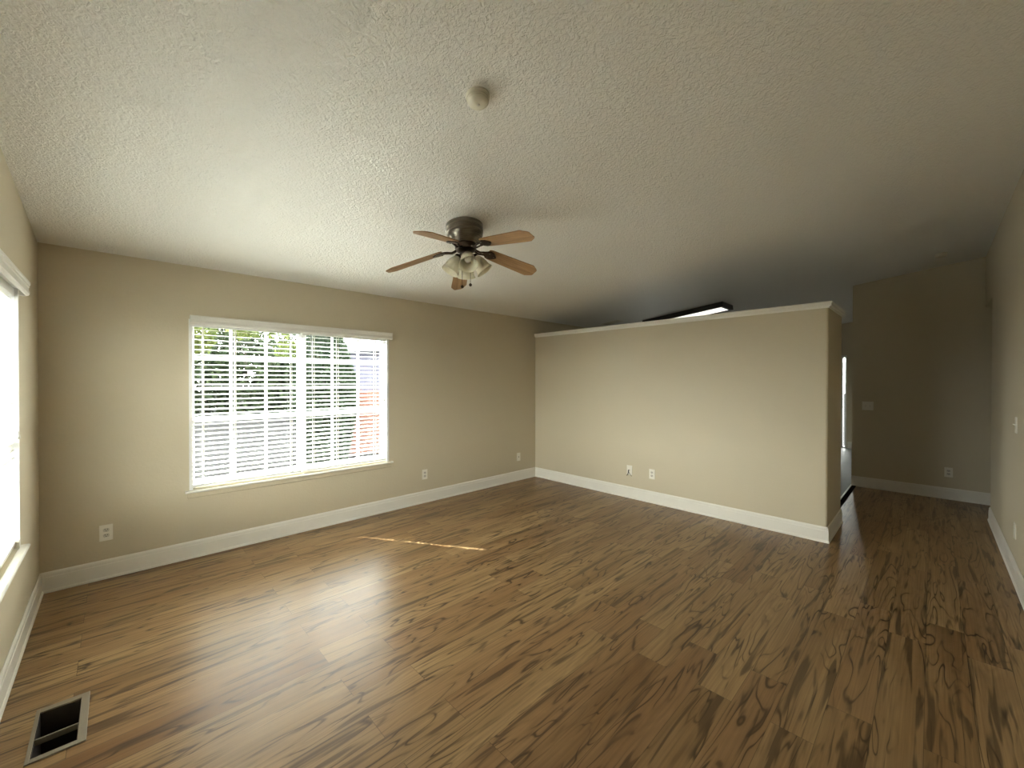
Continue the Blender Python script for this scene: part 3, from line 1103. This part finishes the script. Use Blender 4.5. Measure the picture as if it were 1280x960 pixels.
def leaves(bm, rng, c, r, n, size, shell=0.55):
    for _ in range(n):
        while True:
            v = Vector((rng.uniform(-1, 1), rng.uniform(-1, 1), rng.uniform(-1, 1)))
            if shell < v.length < 1:
                break
        p = Vector((c[0] + v.x * r[0], c[1] + v.y * r[1], c[2] + v.z * r[2]))
        if p.z < 0.05:
            p.z = abs(p.z) + 0.05
        q = Vector((rng.gauss(0, 1), rng.gauss(0, 1), rng.gauss(0, 1))).normalized()
        e = q.cross(Vector((rng.gauss(0, 1), rng.gauss(0, 1), rng.gauss(0, 1)))).normalized()
        f = q.cross(e)
        s = size * rng.uniform(0.6, 1.3)
        bm.faces.new([bm.verts.new(x) for x in (p - e * s, p + f * s * 0.45, p + e * s, p - f * s * 0.45)])


def tree(label, loc, height, rad, leafmat, seed, group=None, n=2600, size=0.11, blobs=7, low=0.25, name='tree'):
    rng = random.Random(seed)
    root = thing(name, label, 'tree', loc, group)
    bm = NB()
    top = height * 0.72
    tube(bm, [(0, 0, 0), (0.03, 0.02, top * 0.4), (-0.02, 0.04, top)], rad * 0.07, 10, rad * 0.03)
    link('trunk', bm, 'bark', root, True)
    bm = NB()
    cen = height * 0.40
    hz = height * 0.60
    leaves(bm, rng, (0, 0, cen), (rad * 0.86, rad * 0.86, hz * 0.92), n // 2, size, 0.2)
    for _ in range(blobs):
        a = rng.uniform(0, 2 * PI)
        z = rng.uniform(-0.6, 0.65)
        rr = rad * 0.66 * math.sqrt(1 - z * z)
        c = (rr * math.cos(a), rr * math.sin(a), cen + z * hz)
        k = rng.uniform(0.38, 0.52)
        leaves(bm, rng, c, (rad * k, rad * k, hz * k * 0.8), n // (2 * blobs), size)
    link('crown', bm, leafmat, root)
    return root


# dense rounded evergreen in front of the fence
def evergreen(label, loc, height, rad, seed):
    rng = random.Random(seed)
    root = thing('evergreen_tree', label, 'tree', loc)
    bm = NB()
    tube(bm, [(0, 0, 0), (0, 0, height * 0.8)], 0.09, 8, 0.03)
    link('trunk', bm, 'bark', root, True)
    bm = NB()
    for i in range(9000):
        z = rng.random()
        prof = min(1.0, 0.72 + 0.75 * z) if z < 0.37 else math.sqrt(max(0.0, 1 - ((z - 0.37) / 0.63) ** 2.2))
        a = rng.uniform(0, 2 * PI)
        rr = rad * prof * (0.80 + 0.2 * rng.random()) * (1 + 0.05 * math.sin(5 * a + 9 * z))
        p = Vector((rr * math.cos(a), rr * math.sin(a), 0.02 + z * height))
        e = Vector((math.cos(a) * 0.5 + rng.gauss(0, 0.4), math.sin(a) * 0.5 + rng.gauss(0, 0.4), 0.9)).normalized()
        f = e.cross(Vector((rng.gauss(0, 1), rng.gauss(0, 1), rng.gauss(0, 1)))).normalized()
        s = rng.uniform(0.05, 0.10)
        bm.faces.new([bm.verts.new(x) for x in (p - e * s, p + f * s * 0.5, p + e * s, p - f * s * 0.5)])
    link('crown', bm, 'tree_leaf', root)
    return root


evergreen('dense rounded dark evergreen outside, standing in front of the red fence', (3.78, 10.62, GZ), 3.30, 0.74, 5)
GT = 'dark trees across the street'
for i, (x, y, h, r) in enumerate(((1.9, 29.6, 7.0, 2.3), (3.6, 28.4, 7.6, 2.2), (5.3, 27.2, 6.6, 1.9), (7.0, 25.8, 4.6, 1.7), (8.3, 27.4, 6.0, 1.9))):
    lab = ('dark tree across the street, farthest left in the window', 'tallest dark tree across the street, second from the left', 'dark tree across the street in the middle of the row',
           'lowest dark tree across the street, pale sky above it', 'dark tree across the street, half behind the rounded evergreen')[i]
    tree(lab, (x, y, GZ), h, r, 'dark_leaf', 20 + i, GT, 3600, 0.19, 9, 0.02)
evergreen('dark evergreen seen through the blind at the left photo edge', (-0.98, 8.6, GZ), 5.4, 0.95, 9)
# bright lime foliage hanging into the top of the view
rng = random.Random(77)
root = thing('lime_leaf_tree', 'tree with bright yellow-green leaves hanging at the top of the window view', 'tree', (0.1, 10.3, GZ))
bm = NB()
tube(bm, [(0, 0, 0), (0.05, 0.0, 1.6), (0.0, 0.1, 3.2), (0.1, 0.1, 5.0)], 0.14, 10, 0.05)
brs = [[(0.0, 0.05, 2.6), (0.5, 0.0, 3.3), (1.0, -0.2, 3.05)], [(0.0, 0.1, 3.2), (0.9, 0.2, 3.7), (1.9, 0.3, 3.2)], [(0.05, 0.1, 3.8), (1.5, 0.5, 4.1), (2.5, 0.7, 3.5), (2.9, 0.75, 2.8)]]
for br in brs:
    tube(bm, br, 0.035, 8, 0.008)
link('trunk', bm, 'bark', root, True)
bm = NB()
for c, r, n in (((1.0, -0.2, 3.0), 0.38, 330), ((1.1, -0.2, 2.72), 0.22, 120), ((1.93, 0.3, 3.15), 0.30, 200), ((2.75, 0.72, 3.25), 0.34, 170), ((2.92, 0.76, 2.75), 0.30, 170),
                ((0.4, 0.2, 5.0), 1.4, 1500), ((1.9, 0.5, 4.6), 1.0, 900)):
    leaves(bm, rng, c, (r, r, r * 0.85), n, 0.075, 0.0)
link('crown', bm, 'lime_leaf', root)

# red board fence
fence = thing('board_fence', 'reddish board fence outside, beyond the rounded evergreen', 'fence', (4.6, 11.35, GZ))
fa, fb = Vector((4.25, 11.55, 0)), Vector((7.6, 8.2, 0))
fd = (fb - fa).normalized()
fn = Vector((-fd.y, fd.x, 0))
L_ = (fb - fa).length
off = Vector((4.6, 11.35, 0))
bm = NB()
k = 0
while k * 0.145 < L_:
    p = fa + fd * (k * 0.145) - off
    q = p + fd * 0.139
    h = 1.74 + 0.012 * ((k * 7) % 3 - 1)
    hexa(bm, [p, q, q + fn * 0.018, p + fn * 0.018], [v + Vector((0, 0, h)) for v in (p, q, q + fn * 0.018, p + fn * 0.018)])
    k += 1
link('boards', bm, 'fence', fence)
for z in (0.35, 1.45):
    bm = NB()
    p, q = fa - off + fn * 0.02, fb - off + fn * 0.02
    hexa(bm, [v + Vector((0, 0, z)) for v in (p, q, q + fn * 0.04, p + fn * 0.04)], [v + Vector((0, 0, z + 0.09)) for v in (p, q, q + fn * 0.04, p + fn * 0.04)])
    link('rail', bm, 'fence', fence)

# lavender house beyond the fence
house = thing('neighbour_house', 'pale lavender sided house beyond the red fence', 'house', (11.0, 19.0, GZ))
hx0 = Vector((-3.0, 1.6, 0))
hd = Vector((0.72, -0.69, 0)).normalized()
hn = Vector((0.69, 0.72, 0)).normalized()


def hq(u, v, z):
    return hx0 + hd * u + hn * v + Vector((0, 0, z))


bm = NB()
hexa(bm, [hq(0, 0, 0), hq(9, 0, 0), hq(9, 6, 0), hq(0, 6, 0)], [hq(0, 0, 3.55), hq(9, 0, 3.55), hq(9, 6, 3.55), hq(0, 6, 3.55)])
link('wall', bm, 'siding', house)
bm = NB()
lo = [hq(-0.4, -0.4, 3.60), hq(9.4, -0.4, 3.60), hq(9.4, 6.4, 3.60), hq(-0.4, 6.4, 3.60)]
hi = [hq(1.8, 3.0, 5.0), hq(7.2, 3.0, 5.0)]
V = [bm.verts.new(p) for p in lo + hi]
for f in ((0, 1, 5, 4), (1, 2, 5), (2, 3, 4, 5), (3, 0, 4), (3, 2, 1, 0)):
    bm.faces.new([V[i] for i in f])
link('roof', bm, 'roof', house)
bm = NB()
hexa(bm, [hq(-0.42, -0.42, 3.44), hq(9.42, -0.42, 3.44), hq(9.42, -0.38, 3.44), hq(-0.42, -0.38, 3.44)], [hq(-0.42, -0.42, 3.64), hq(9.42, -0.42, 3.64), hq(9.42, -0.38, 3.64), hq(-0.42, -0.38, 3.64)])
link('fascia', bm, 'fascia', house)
